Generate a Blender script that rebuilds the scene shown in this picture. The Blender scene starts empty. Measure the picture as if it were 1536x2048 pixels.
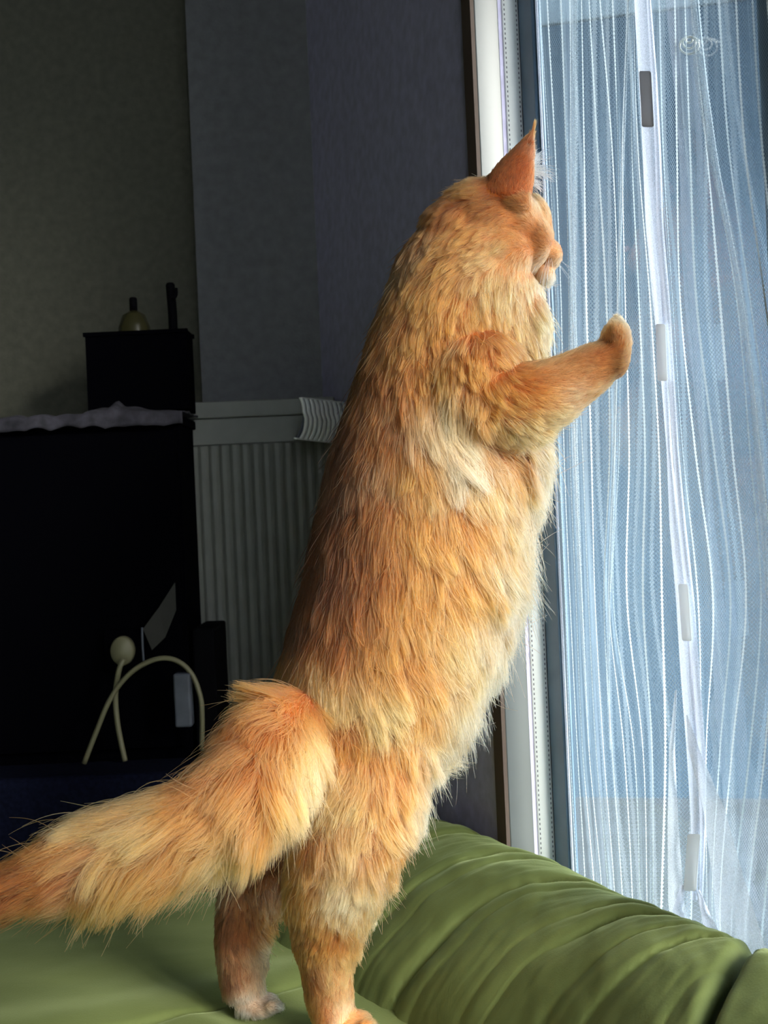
import bpy, bmesh, math, random
import numpy as np
from mathutils import Vector, Matrix, kdtree, noise as mnoise

random.seed(7); rng = np.random.default_rng(7)
SC = bpy.context.scene
COL = SC.collection

# ------------------------------------------------------------------ camera
F = 2400.0                       # focal length in pixels of the 1536x2048 frame
ROLL = math.atan(0.044)
CAM = Vector((0.0, 0.0, 1.0))
RGT = Vector((math.cos(ROLL), 0, -math.sin(ROLL)))
UPV = Vector((math.sin(ROLL), 0, math.cos(ROLL)))
FWD = Vector((0, 1, 0))
cd = bpy.data.cameras.new('camera')
cam = bpy.data.objects.new('camera', cd); COL.objects.link(cam)
cd.sensor_fit = 'HORIZONTAL'; cd.sensor_width = 5.6; cd.lens = 5.6 * F / 1536
cd.clip_start = 0.02; cd.clip_end = 100
cd.dof.use_dof = True; cd.dof.focus_distance = 1.27; cd.dof.aperture_fstop = 2.2
cam.matrix_world = Matrix(((RGT.x, UPV.x, 0, 0), (0, 0, -1, 0), (RGT.z, UPV.z, 0, 1.0), (0, 0, 0, 1)))
SC.camera = cam

# ------------------------------------------------------------------ world and exposure
w = bpy.data.worlds.new('overcast_sky'); SC.world = w; w.use_nodes = True
wn = w.node_tree.nodes; wl = w.node_tree.links
bg = wn['Background']
geo = wn.new('ShaderNodeTexCoord'); sep = wn.new('ShaderNodeSeparateXYZ'); rmp = wn.new('ShaderNodeValToRGB')
wl.new(geo.outputs['Generated'], sep.inputs[0]); wl.new(sep.outputs['Z'], rmp.inputs['Fac'])
rmp.color_ramp.elements[0].position = 0.0; rmp.color_ramp.elements[0].color = (0.90, 0.95, 1.0, 1)
rmp.color_ramp.elements[1].position = 0.7; rmp.color_ramp.elements[1].color = (0.78, 0.88, 1.0, 1)
wl.new(rmp.outputs['Color'], bg.inputs['Color'])
bg.inputs['Strength'].default_value = 7.2
SC.view_settings.view_transform = 'Standard'; SC.view_settings.look = 'None'
SC.view_settings.gamma = 1.0; SC.view_settings.use_curve_mapping = False
SC.view_settings.exposure = 0.35
SC.cycles.max_bounces = 10; SC.cycles.transparent_max_bounces = 24
SC.cycles.diffuse_bounces = 4; SC.cycles.glossy_bounces = 6; SC.cycles.transmission_bounces = 8
SC.cycles.use_denoising = True
# added soft sun through the patio windows, aimed to brighten the cat
sd = bpy.data.lights.new('fill_sun', 'SUN'); fill_sun = bpy.data.objects.new('fill_sun', sd); COL.objects.link(fill_sun)
sd.energy = 9.5; sd.angle = math.radians(26); sd.color = (1.0, 0.95, 0.86)
sun_from = Vector((0.68, -0.80, 0.46)).normalized()
fill_sun.rotation_euler = sun_from.to_track_quat('Z', 'Y').to_euler()

# ------------------------------------------------------------------ coordinates
def P(px, py, d):
    return CAM + (RGT * ((px - 768) / F) + UPV * ((1024 - py) / F) + FWD) * d

def proj(co):
    """world points (n,3) -> pixel x, pixel y, depth"""
    r = co - np.array(CAM)
    d = r[:, 1]
    x = r @ np.array(RGT); y = r @ np.array(UPV)
    return 768 + F * x / d, 1024 - F * y / d, d

TH = math.radians(18)
U = Vector((math.sin(TH), -math.cos(TH), 0))      # along the window towards the camera
N = Vector((-math.cos(TH), -math.sin(TH), 0))     # from the window into the room
A = Vector((0.218, 1.5, 0))
def W(s, n, z):                                   # s along window, n into the room
    return A + U * s + N * n + Vector((0, 0, z))
def s_at(xh, n):                                  # s whose plan point shows at column xh on the horizon row
    k = (xh - 768) / F
    b = A + N * n
    return (k * b.y - b.x) / (U.x - k * U.y)
def on_plane(px, py, n):
    d = RGT * ((px - 768) / F) + UPV * ((1024 - py) / F) + FWD
    q = W(0, n, 0)
    return CAM + d * ((q - CAM).dot(N) / d.dot(N))

# ------------------------------------------------------------------ materials
def srgb(r, g, b):
    f = lambda c: (c / 255 / 12.92) if c / 255 <= 0.04045 else ((c / 255 + 0.055) / 1.055) ** 2.4
    return (f(r), f(g), f(b), 1.0)

def mat(name, col, rough=0.6, metal=0.0, noise=0.0, nscale=40.0, bump=0.0, bscale=80.0, sheen=0.0, spec=0.5, subs=0.0):
    m = bpy.data.materials.new(name); m.use_nodes = True
    nt = m.node_tree; b = nt.nodes['Principled BSDF']
    b.inputs['Base Color'].default_value = col
    b.inputs['Roughness'].default_value = rough; b.inputs['Metallic'].default_value = metal
    b.inputs['Specular IOR Level'].default_value = spec
    if sheen:
        b.inputs['Sheen Weight'].default_value = sheen; b.inputs['Sheen Roughness'].default_value = 0.35
        b.inputs['Sheen Tint'].default_value = tuple(min(1, c * 2.5 + .1) for c in col[:3]) + (1,)
    tc = nt.nodes.new('ShaderNodeTexCoord')
    if noise:
        n = nt.nodes.new('ShaderNodeTexNoise'); n.inputs['Scale'].default_value = nscale; n.inputs['Detail'].default_value = 5
        nt.links.new(tc.outputs['Object'], n.inputs['Vector'])
        r = nt.nodes.new('ShaderNodeValToRGB')
        r.color_ramp.elements[0].position = .3; r.color_ramp.elements[1].position = .7
        r.color_ramp.elements[0].color = tuple(c * (1 - noise) for c in col[:3]) + (1,)
        r.color_ramp.elements[1].color = tuple(min(1, c * (1 + noise)) for c in col[:3]) + (1,)
        nt.links.new(n.outputs['Fac'], r.inputs['Fac']); nt.links.new(r.outputs['Color'], b.inputs['Base Color'])
    if bump:
        n2 = nt.nodes.new('ShaderNodeTexNoise'); n2.inputs['Scale'].default_value = bscale; n2.inputs['Detail'].default_value = 4
        nt.links.new(tc.outputs['Object'], n2.inputs['Vector'])
        bm = nt.nodes.new('ShaderNodeBump'); bm.inputs['Strength'].default_value = bump; bm.inputs['Distance'].default_value = .002
        nt.links.new(n2.outputs['Fac'], bm.inputs['Height']); nt.links.new(bm.outputs['Normal'], b.inputs['Normal'])
    return m

M = {}
M['wall_olive'] = mat('olive_plaster', (0.078, 0.077, 0.056, 1), .9, noise=.15, nscale=60, bump=.3, bscale=200)
M['wall_grey'] = mat('grey_plaster', (0.14, 0.142, 0.145, 1), .9, noise=.12, nscale=50, bump=.3, bscale=200)
M['wall_blue_light'] = mat('plaster_in_blue_light', (0.52, 0.50, 0.68, 1), .9, noise=.12, nscale=50, bump=.3, bscale=200)  # bluish window light is put into this plaster colour
M['ceiling'] = mat('ceiling_paint', (0.25, 0.25, 0.25, 1), .9)
M['floor'] = mat('dark_floor', (0.03, 0.028, 0.03, 1), .6, noise=.3, nscale=8)
M['radiator'] = mat('radiator_enamel', (0.17, 0.175, 0.155, 1), .5, noise=.08, nscale=30)
M['black'] = mat('black_lacquer', (0.0008, 0.0008, 0.0018, 1), .9, spec=.02)
M['black2'] = mat('black_plastic', (0.002, 0.002, 0.003, 1), .8, spec=.05)
M['cloth'] = mat('lilac_grey_cloth', (0.028, 0.026, 0.036, 1), .9, noise=.5, nscale=60)
M['white'] = mat('white_plastic', (0.85, 0.87, 0.83, 1), .4)
M['cable'] = mat('white_cable', (0.16, 0.15, 0.085, 1), .5)
M['navy'] = mat('navy_fabric', (0.004, 0.005, 0.014, 1), .9, spec=.05, noise=.4, nscale=150)
M['grey_pl'] = mat('pale_grey_plastic', (0.07, 0.078, 0.10, 1), .6, noise=.2, nscale=40)
M['frame'] = mat('pale_grey_frame', (0.11, 0.122, 0.118, 1), .35, noise=.05, nscale=10)
M['strip'] = mat('white_strip', (0.9, 0.93, 0.92, 1), .3)
M['gasket'] = mat('dark_gasket', (0.02, 0.02, 0.04, 1), .5)
M['bluefr'] = mat('slate_blue_frame', (0.10, 0.17, 0.25, 1), .35, noise=.15, nscale=20)
M['brown'] = mat('brown_trim', (0.11, 0.075, 0.055, 1), .7)
M['magnet'] = mat('magnet_plastic', (0.42, 0.42, 0.44, 1), .5)
M['magnet_w'] = mat('white_magnet_plastic', (0.80, 0.83, 0.82, 1), .5)
M['patio'] = mat('patio_paving', (0.07, 0.085, 0.10, 1), .9, noise=.25, nscale=3)
M['outwall'] = mat('slate_render', (0.042, 0.080, 0.122, 1), .9, noise=.25, nscale=1.3)
M['outwall2'] = mat('pale_blue_soffit', (0.30, 0.40, 0.46, 1), .9, noise=.1, nscale=2)
M['amber'] = mat('amber_glass', (0.035, 0.032, 0.012, 1), .25)
M['pink'] = mat('pink_skin', (0.55, 0.22, 0.17, 1), .5)
M['eye'] = mat('amber_eye', (0.35, 0.20, 0.03, 1), .08)

def velvet(name, c0, c1):
    m = mat(name, c0, .75, sheen=.8, spec=.2)
    nt = m.node_tree; b = nt.nodes['Principled BSDF']
    tc = nt.nodes.new('ShaderNodeTexCoord')
    n = nt.nodes.new('ShaderNodeTexNoise'); n.inputs['Scale'].default_value = 6; n.inputs['Detail'].default_value = 7
    mp = nt.nodes.new('ShaderNodeMapping'); mp.inputs['Scale'].default_value = (1, 2.2, 1); mp.inputs['Rotation'].default_value = (0, 0, .6)
    nt.links.new(tc.outputs['Object'], mp.inputs['Vector']); nt.links.new(mp.outputs['Vector'], n.inputs['Vector'])
    r = nt.nodes.new('ShaderNodeValToRGB'); r.color_ramp.elements[0].position = .3; r.color_ramp.elements[1].position = .72
    r.color_ramp.elements[0].color = c0; r.color_ramp.elements[1].color = c1
    nt.links.new(n.outputs['Fac'], r.inputs['Fac']); nt.links.new(r.outputs['Color'], b.inputs['Base Color'])
    n2 = nt.nodes.new('ShaderNodeTexNoise'); n2.inputs['Scale'].default_value = 500; n2.inputs['Detail'].default_value = 2
    nt.links.new(tc.outputs['Object'], n2.inputs['Vector'])
    bm = nt.nodes.new('ShaderNodeBump'); bm.inputs['Strength'].default_value = .25; bm.inputs['Distance'].default_value = .001
    nt.links.new(n2.outputs['Fac'], bm.inputs['Height']); nt.links.new(bm.outputs['Normal'], b.inputs['Normal'])
    return m
M['velvet'] = velvet('green_velvet', (0.083, 0.104, 0.029, 1), (0.125, 0.152, 0.046, 1))

def math_node(nt, op, a, b=None, c=None):
    n = nt.nodes.new('ShaderNodeMath'); n.operation = op
    for i, v in enumerate((a, b, c)):
        if v is None: continue
        if isinstance(v, (int, float)): n.inputs[i].default_value = v
        else: nt.links.new(v, n.inputs[i])
    return n.outputs[0]

def glass_mat():
    m = bpy.data.materials.new('window_glass'); m.use_nodes = True; nt = m.node_tree; nt.nodes.clear()
    o = nt.nodes.new('ShaderNodeOutputMaterial'); mx = nt.nodes.new('ShaderNodeMixShader')
    t = nt.nodes.new('ShaderNodeBsdfTransparent'); t.inputs['Color'].default_value = (0.93, 0.965, 0.97, 1)
    g = nt.nodes.new('ShaderNodeBsdfGlossy'); g.inputs['Roughness'].default_value = 0.015
    f = nt.nodes.new('ShaderNodeFresnel'); f.inputs['IOR'].default_value = 2.3
    nt.links.new(f.outputs[0], mx.inputs[0]); nt.links.new(t.outputs[0], mx.inputs[1]); nt.links.new(g.outputs[0], mx.inputs[2])
    nt.links.new(mx.outputs[0], o.inputs[0]); return m
M['glass'] = glass_mat()

def cloth_shader(nt, col, tr=.45):
    d = nt.nodes.new('ShaderNodeBsdfDiffuse'); d.inputs['Color'].default_value = col
    t = nt.nodes.new('ShaderNodeBsdfTranslucent'); t.inputs['Color'].default_value = col
    mx = nt.nodes.new('ShaderNodeMixShader'); mx.inputs[0].default_value = tr
    nt.links.new(d.outputs[0], mx.inputs[1]); nt.links.new(t.outputs[0], mx.inputs[2]); return mx.outputs[0]

RIB = 0.020
def net_mat():
    m = bpy.data.materials.new('white_net'); m.use_nodes = True; nt = m.node_tree; nt.nodes.clear()
    o = nt.nodes.new('ShaderNodeOutputMaterial'); mx = nt.nodes.new('ShaderNodeMixShader')
    tr = nt.nodes.new('ShaderNodeBsdfTransparent')
    uv = nt.nodes.new('ShaderNodeUVMap'); uv.uv_map = 'UVMap'
    sp = nt.nodes.new('ShaderNodeSeparateXYZ'); nt.links.new(uv.outputs[0], sp.inputs[0])
    u, v = sp.outputs['X'], sp.outputs['Y']
    c = 0.0030
    a = math_node(nt, 'ADD', u, math_node(nt, 'MULTIPLY', v, 0.62)); b = math_node(nt, 'SUBTRACT', u, math_node(nt, 'MULTIPLY', v, 0.62))
    def thread(x): return math_node(nt, 'LESS_THAN', math_node(nt, 'ABSOLUTE', math_node(nt, 'SINE', math_node(nt, 'MULTIPLY', x, math.pi / c))), 0.20)
    net = math_node(nt, 'MAXIMUM', thread(a), thread(b))
    # woven rib every 2 cm, knotted like a chain
    fr = math_node(nt, 'ABSOLUTE', math_node(nt, 'SUBTRACT', math_node(nt, 'FRACT', math_node(nt, 'ADD', math_node(nt, 'DIVIDE', u, RIB), 0.5)), 0.5))
    knot = math_node(nt, 'MULTIPLY', math_node(nt, 'SINE', math_node(nt, 'MULTIPLY', v, 2 * math.pi / 0.0042)), 0.018)
    rib = math_node(nt, 'LESS_THAN', fr, math_node(nt, 'ADD', knot, 0.058))
    al = math_node(nt, 'MAXIMUM', net, rib)
    nt.links.new(al, mx.inputs[0]); nt.links.new(tr.outputs[0], mx.inputs[1])
    m2 = nt.nodes.new('ShaderNodeMixShader'); nt.links.new(rib, m2.inputs[0])
    nt.links.new(cloth_shader(nt, (0.40, 0.50, 0.56, 1), .20), m2.inputs[1]); nt.links.new(cloth_shader(nt, (0.74, 0.83, 0.86, 1), .34), m2.inputs[2])
    nt.links.new(m2.outputs[0], mx.inputs[2])
    nt.links.new(mx.outputs[0], o.inputs[0]); return m
M['net'] = net_mat()
def backlit_plastic(name, col):
    m = bpy.data.materials.new(name); m.use_nodes = True; nt = m.node_tree; nt.nodes.clear()
    o = nt.nodes.new('ShaderNodeOutputMaterial'); nt.links.new(cloth_shader(nt, col, .5), o.inputs[0]); return m
M['magnet'] = backlit_plastic('grey_magnet_plastic', (0.55, 0.55, 0.55, 1)); M['magnet_w'] = backlit_plastic('white_magnet_plastic', (0.95, 0.97, 0.98, 1))

def gauze_mat(name, alpha, col=(0.82, 0.87, 0.92, 1)):
    m = bpy.data.materials.new(name); m.use_nodes = True; nt = m.node_tree; nt.nodes.clear()
    o = nt.nodes.new('ShaderNodeOutputMaterial'); mx = nt.nodes.new('ShaderNodeMixShader')
    tr = nt.nodes.new('ShaderNodeBsdfTransparent')
    tc = nt.nodes.new('ShaderNodeTexCoord'); n = nt.nodes.new('ShaderNodeTexNoise'); n.inputs['Scale'].default_value = 700
    nt.links.new(tc.outputs['Object'], n.inputs['Vector'])
    al = math_node(nt, 'ADD', math_node(nt, 'MULTIPLY', math_node(nt, 'SUBTRACT', n.outputs['Fac'], .5), .9), alpha)
    nt.links.new(al, mx.inputs[0]); nt.links.new(tr.outputs[0], mx.inputs[1])
    nt.links.new(cloth_shader(nt, col, .40), mx.inputs[2]); nt.links.new(mx.outputs[0], o.inputs[0]); return m
M['ribbon'] = gauze_mat('hem_ribbon', 0.85, (0.80, 0.84, 0.94, 1))
M['gauze'] = gauze_mat('loose_gauze', 0.62)
M['fold'] = gauze_mat('gathered_net', 0.34, (0.75, 0.84, 0.88, 1))

def perforated():
    m = mat('perforated_strip', (0.72, 0.77, 0.76, 1), .3)
    nt = m.node_tree; b = nt.nodes['Principled BSDF']
    uv = nt.nodes.new('ShaderNodeUVMap'); uv.uv_map = 'UVMap'
    sp = nt.nodes.new('ShaderNodeSeparateXYZ'); nt.links.new(uv.outputs[0], sp.inputs[0])
    dots = math_node(nt, 'GREATER_THAN', math_node(nt, 'SINE', math_node(nt, 'MULTIPLY', sp.outputs['Y'], 2 * math.pi / .0062)), .1)
    e = math_node(nt, 'ABSOLUTE', math_node(nt, 'SUBTRACT', sp.outputs['X'], .5))
    edge = math_node(nt, 'MULTIPLY', math_node(nt, 'GREATER_THAN', e, .36), math_node(nt, 'LESS_THAN', e, .42))
    mk = math_node(nt, 'MULTIPLY', dots, edge)
    mc = nt.nodes.new('ShaderNodeMix'); mc.data_type = 'RGBA'
    mc.inputs[6].default_value = (0.90, 0.95, 0.95, 1); mc.inputs[7].default_value = (0.10, 0.11, 0.14, 1)
    nt.links.new(mk, mc.inputs[0]); nt.links.new(mc.outputs[2], b.inputs['Base Color'])
    return m
M['perf'] = perforated()

# ------------------------------------------------------------------ object helpers
def tag(o, label=None, cat=None, group=None, kind=None):
    if label: o['label'] = label
    if cat: o['category'] = cat
    if group: o['group'] = group
    if kind: o['kind'] = kind
    return o
def empty(name, loc, label, cat, group=None):
    o = bpy.data.objects.new(name, None); COL.objects.link(o); o.location = loc; o.empty_display_size = .05
    return tag(o, label, cat, group)
def link(name, me, m, parent=None, smooth=True):
    if m: me.materials.append(m)
    if smooth:
        me.polygons.foreach_set('use_smooth', [True] * len(me.polygons))
    o = bpy.data.objects.new(name, me); COL.objects.link(o)
    if parent:
        o.parent = parent; o.matrix_parent_inverse = Matrix.Translation(-Vector(parent.location))
    return o
def from_py(name, vs, fs, m, parent=None, smooth=True, uvs=None, thick=0):
    me = bpy.data.meshes.new(name); me.from_pydata([tuple(v) for v in vs], [], fs)
    if uvs is not None:
        ul = me.uv_layers.new(name='UVMap')
        for p in me.polygons:
            for li in p.loop_indices: ul.data[li].uv = uvs[me.loops[li].vertex_index]
    me.update()
    o = link(name, me, m, parent, smooth)
    if thick:
        md = o.modifiers.new('solid', 'SOLIDIFY'); md.thickness = thick; md.offset = 0
    return o
def boxm(name, pts, m, parent=None, bev=0.0):
    """pts: 4 plan corners at the bottom and z0,z1, or lo/hi pair"""
    bm = bmesh.new()
    if len(pts) == 2:
        (x0, y0, z0), (x1, y1, z1) = pts
        plan = [(x0, y0), (x1, y0), (x1, y1), (x0, y1)]
    else:
        plan, z0, z1 = pts
    n = len(plan)
    b = [bm.verts.new((p[0], p[1], z0)) for p in plan]; t = [bm.verts.new((p[0], p[1], z1)) for p in plan]
    bm.faces.new(b[::-1]); bm.faces.new(t)
    for i in range(n): bm.faces.new((b[i], b[(i + 1) % n], t[(i + 1) % n], t[i]))
    bmesh.ops.recalc_face_normals(bm, faces=bm.faces)
    if bev: bmesh.ops.bevel(bm, geom=list(bm.edges), offset=bev, segments=3, profile=.5, affect='EDGES')
    me = bpy.data.meshes.new(name); bm.to_mesh(me); bm.free()
    return link(name, me, m, parent, smooth=False)
def grid(name, f, nu, nv, m, parent=None, uvf=None, thick=0, closed_u=False):
    vs, uvs, fs = [], [], []
    for j in range(nv + 1):
        for i in range(nu + (0 if closed_u else 1)):
            vs.append(f(i / nu, j / nv)); uvs.append(uvf(i / nu, j / nv) if uvf else (i / nu, j / nv))
    c = nu + (0 if closed_u else 1)
    for j in range(nv):
        for i in range(nu):
            a = j * c + i; b = j * c + (i + 1) % c
            fs.append((a, b, b + c, a + c))
    return from_py(name, vs, fs, m, parent, True, uvs, thick)
def catmull(pts, n):
    pts = [np.array(p, float) for p in pts]; out = []
    q = [2 * pts[0] - pts[1]] + pts + [2 * pts[-1] - pts[-2]]
    for i in range(1, len(q) - 2):
        for k in range(n):
            t = k / n; a, b, c, d = q[i - 1:i + 3]
            out.append(.5 * (2 * b + (c - a) * t + (2 * a - 5 * b + 4 * c - d) * t * t + (3 * b - a - 3 * c + d) * t ** 3))
    out.append(pts[-1]); return out
def tube_geo(path, r, seg=10):
    path = [Vector(p) for p in path]; vs, fs = [], []
    up = Vector((.13, .3, 1)).normalized()
    for i, p in enumerate(path):
        t = (path[min(i + 1, len(path) - 1)] - path[max(i - 1, 0)]).normalized()
        a = t.cross(up)
        if a.length < .05: a = t.cross(Vector((1, 0, 0)))
        a.normalize(); b = t.cross(a)
        rr = r[i] if hasattr(r, '__len__') else r
        for k in range(seg):
            an = 2 * math.pi * k / seg
            vs.append(p + (a * math.cos(an) + b * math.sin(an)) * rr)
    for i in range(len(path) - 1):
        for k in range(seg):
            k2 = (k + 1) % seg
            fs.append((i * seg + k, i * seg + k2, (i + 1) * seg + k2, (i + 1) * seg + k))
    fs.append(tuple(range(seg))[::-1]); fs.append(tuple(range((len(path) - 1) * seg, len(path) * seg)))
    return vs, fs
def tube(name, path, r, m, parent=None, seg=10, sm=6):
    pth = catmull(path, sm) if sm else path
    vs, fs = tube_geo(pth, r, seg); return from_py(name, vs, fs, m, parent)

# ------------------------------------------------------------------ room shell
def plane_box(name, s0, s1, n0, n1, z0, z1, m, parent=None, bev=0):
    plan = [W(s0, n0, 0).xy, W(s1, n0, 0).xy, W(s1, n1, 0).xy, W(s0, n1, 0).xy]
    return boxm(name, (plan, z0, z1), m, parent, bev)
BY = 2.30
tB = (BY - 1.5) / math.cos(TH)                      # window wall meets the back wall at s = -tB
cx = W(-tB, 0, 0).x
xc = (415 - 768) / F * BY                          # vertical corner in the back wall
S_POST = s_at(1574, 0.0)
ZT = 2.15
def st(o): o['kind'] = 'structure'; return o
st(boxm('floor', ((-2.4, -2.2, -.1), (2.2, 2.6, 0)), M['floor']))
st(boxm('ceiling', ((-2.4, -2.2, 2.5), (1.6, 2.6, 2.6)), M['ceiling']))
st(boxm('wall_back', ((xc, BY, 0), (cx + .2, BY + .2, 2.5)), M['wall_grey']))
st(boxm('wall_alcove', ((-2.4, BY + .05, 0), (xc, BY + .25, 2.5)), M['wall_olive']))
st(boxm('wall_left', ((-2.5, -2.2, 0), (-2.4, 2.6, 2.5)), M['wall_olive']))
for i_, (a_, b_) in enumerate((((-2.4, -2.3, 0), (.0, -2.2, 2.5)), ((1.0, -2.3, 0), (1.9, -2.2, 2.5)), ((.0, -2.3, 0), (1.0, -2.2, .8)), ((.0, -2.3, 2.1), (1.0, -2.2, 2.5)))):
    st(boxm('wall_front', (a_, b_), M['wall_olive']))
REV = .062                                         # depth of the window reveal
SJ = -.052                                         # the far jamb stands here and faces the camera
def n_at(xh, s_):                                  # depth in the reveal whose plan point shows at column xh
    k = (xh - 768) / F; b = A + U * s_
    return (k * b.y - b.x) / (N.x - k * N.y)
st(plane_box('wall_window', -tB - .25, SJ - .002, -.006, REV, 0, 2.5, M['wall_blue_light']))
SEND = 2.6
st(plane_box('wall_right', SEND, 4.3, -.006, REV, 0, 2.5, M['wall_blue_light']))
st(plane_box('wall_lintel', SJ - .002, SEND, -.03, REV, ZT + .06, 2.5, M['wall_blue_light']))
def jamb(name, x0, x1, s0, m, z1=ZT + .06, bev=.0):
    na, nb = n_at(x0, s0), n_at(x1, s0)
    return st(plane_box(name, SJ - .03, s0, nb, na, 0, z1, m, bev=bev))
jamb('trim_1', 984, 992.5, SJ - .001, M['brown'])
jamb('trim_2', 992, 1040, SJ, M['frame'], bev=.0015)
jamb('trim_3', 1040, 1048, SJ - .006, M['gasket'])
jamb('trim_4', 1047.5, 1080, SJ, M['strip'], bev=.001)
na_, nb_ = n_at(1048.5, SJ + .0006), n_at(1079, SJ + .0006)
o = grid('trim_5', lambda u, v: W(SJ + .0006, na_ + (nb_ - na_) * u, ZT * v), 1, 1, M['perf'], uvf=lambda u, v: (u, v * ZT), thick=.0008)
st(o)
st(plane_box('trim_6', SJ - .01, s_at(1083, .0), -.004, .0, 0, ZT, M['gasket']))
st(plane_box('trim_7', s_at(1083, .0), s_at(1106, .002), -.004, .002, 0, ZT, M['bluefr'], bev=.001))
st(plane_box('trim_8', s_at(1106, .002), .004, -.004, -.0015, 0, ZT, M['bluefr'], bev=.001))
st(plane_box('trim_9', S_POST, S_POST + .04, -.03, .010, 0, ZT, M['bluefr'], bev=.002))
st(plane_box('trim_10', 1.5, 1.56, -.06, .010, 0, ZT, M['bluefr'], bev=.002))
st(plane_box('trim_11', SJ, SEND, -.08, .014, ZT, ZT + .06, M['frame']))
st(plane_box('trim_12', .0, SEND, -.08, .014, 0, .05, M['frame']))
def pane(name, s0, s1):
    return st(from_py(name, [W(s0, 0, .05), W(s1, 0, .05), W(s1, 0, ZT), W(s0, 0, ZT)], [(0, 1, 2, 3)], M['glass'], smooth=False))
pane('window_1', .004, S_POST); pane('window_2', S_POST + .04, 1.5); pane('window_3', 1.56, SEND)
st(from_py('window_4', [(.0, -2.25, .8), (1.0, -2.25, .8), (1.0, -2.25, 2.1), (.0, -2.25, 2.1)], [(0, 1, 2, 3)], M['glass'], smooth=False))

# ------------------------------------------------------------------ outdoors
gp = boxm('patio_ground', ((-2, -6, -.12), (12, 12, -.02)), M['patio']); tag(gp, kind='structure')
wd = boxm('patio_wall', ([(-.4, 4.4), (3.2, 3.6), (3.3, 3.8), (-.4, 4.7)], -.05, 2.66), M['outwall'])
tag(wd, 'tall slate blue rendered patio wall seen through the net curtain', 'wall')
sf = boxm('patio_canopy', ([(.30, 2.2), (2.6, 1.9), (3.2, 3.7), (-.2, 4.5)], 2.67, 2.75), M['outwall2'])
tag(sf, 'pale blue patio canopy edge above the outside wall', 'canopy')

# ------------------------------------------------------------------ radiator
rad = empty('radiator', (-.25, 2.2, .28), 'dim grey ribbed panel radiator on the wall behind the cat', 'radiator')
rx0, rx1 = (338 - 768) / F * 2.2, (676 - 768) / F * 2.2
rz1 = 1.0 + (1024 - 790) / F * 2.2
boxm('body', ((rx0, 2.205, .28), (rx1, 2.285, rz1 - .006)), M['radiator'], rad)
boxm('top_cover', ((rx0 - .002, 2.185, rz1 - .03), (rx1 + .002, 2.29, rz1)), M['radiator'], rad, .002)
boxm('front_band', ((rx0, 2.193, rz1 - .078), (rx1, 2.207, rz1 - .031)), M['radiator'], rad, .001)
nr = int((rx1 - rx0) / .0187)
vs, fs = [], []
for i in range(nr * 6 + 1):
    x = rx0 + (rx1 - rx0) * i / (nr * 6); ph = (i % 6) / 6
    y = 2.200 - .0045 * (0 if ph in (0.,) else (.6 if ph < .2 or ph > .8 else 1))
    vs += [(x, y, .30), (x, y, rz1 - .08)]
for i in range(nr * 6): fs.append((2 * i, 2 * i + 2, 2 * i + 3, 2 * i + 1))
from_py('ribbed_panel', vs, fs, M['radiator'], rad, False, thick=.002)

# bright curved slotted grille hanging on the radiator corner
gr = empty('slotted_grille', P(635, 880, 2.1), 'bright white curved plastic grille with wavy slots on the radiator end', 'grille')
def gpt(u, v, off=0):                                # u across, v down
    x = 603 + 84 * u - 10 * v + 12 * math.sin(math.pi * v) * (1 if v < .5 else 1) * .8
    y = 795 + 82 * v + 9 * u
    return P(x, y, 2.00 + .14 * u + .02 * u * u - off)
def wavy(v):
    return .10 * (1 / (1 + math.exp(-(v - .42) * 22))) - .05 + .02 * math.sin(v * 9)
for k in range(9):
    u0 = .01 + k * .108
    grid('slat', lambda a, b, u0=u0: gpt(u0 + a * .080 + wavy(b), b, .004), 2, 28, M['white'], gr, thick=.003)
for vv in (.0, .985):
    grid('rim', lambda a, b, vv=vv: gpt(a - .04, vv + b * .03, .0045), 20, 1, M['white'], gr, thick=.004)
grid('backing', lambda a, b: gpt(a - .02, b, -.004), 16, 10, M['grey_pl'], gr, thick=.002)
grid('curved_cap', lambda a, b: gpt(.97 + .5 * a, .02 + .5 * b - .1 * a, .002 - .01 * math.sin(a * 3)), 8, 8, M['white'], gr, thick=.003)

# ------------------------------------------------------------------ dark corner on the left
cb = empty('cabinet', (-.7, 2.1, 0), 'tall black cabinet at the left edge in front of the radiator', 'cabinet')
cxr = (362 - 768) / F * 2.02
boxm('body', ((-1.3, 2.04, .0), (cxr, 2.19, 1.165)), M['black'], cb, .002)
boxm('door', ((-1.28, 2.022, .62), (-.78, 2.038, 1.155)), M['black'], cb, .002)
boxm('door', ((-.775, 2.022, .62), (cxr - .005, 2.038, 1.155)), M['black'], cb, .002)
boxm('top_board', ((-1.31, 2.015, 1.165), (cxr + .005, 2.192, 1.180)), M['black'], cb, .002)
CT = 1.1805
def cloth(u, v):
    x = -.80 + (.80 + cxr + .012) * u; y = 2.003 + .175 * v
    drop = 0
    if v < .16: y = 2.002 - .004 * math.sin(u * 31) ; drop = (.16 - v) / .16 * (.024 + 0 + .006 * mnoise.noise(Vector((u * 9, 1, 1))))
    z = CT + .004 + .009 * abs(mnoise.noise(Vector((x * 22, y * 30, 3)))) - drop
    pk = (P(232, 800, 2.05).x)
    if v > .1: z += .012 * math.exp(-((x - pk) / .008) ** 2 - ((v - .35) / .22) ** 2) + .012 * math.exp(-((x - pk) / .05) ** 2 - ((v - .35) / .3) ** 2)
    return (x, y, z)
cl = grid('cloth', cloth, 120, 30, M['cloth'], thick=.002); tag(cl, 'crumpled lilac grey cloth lying over the black cabinet top', 'cloth')
bx = empty('storage_box', (-.43, 2.13, CT + .012), 'black open box standing on the cloth on the cabinet', 'box')
x0, x1 = (186 - 768) / F * 2.1, (388 - 768) / F * 2.1
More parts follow.
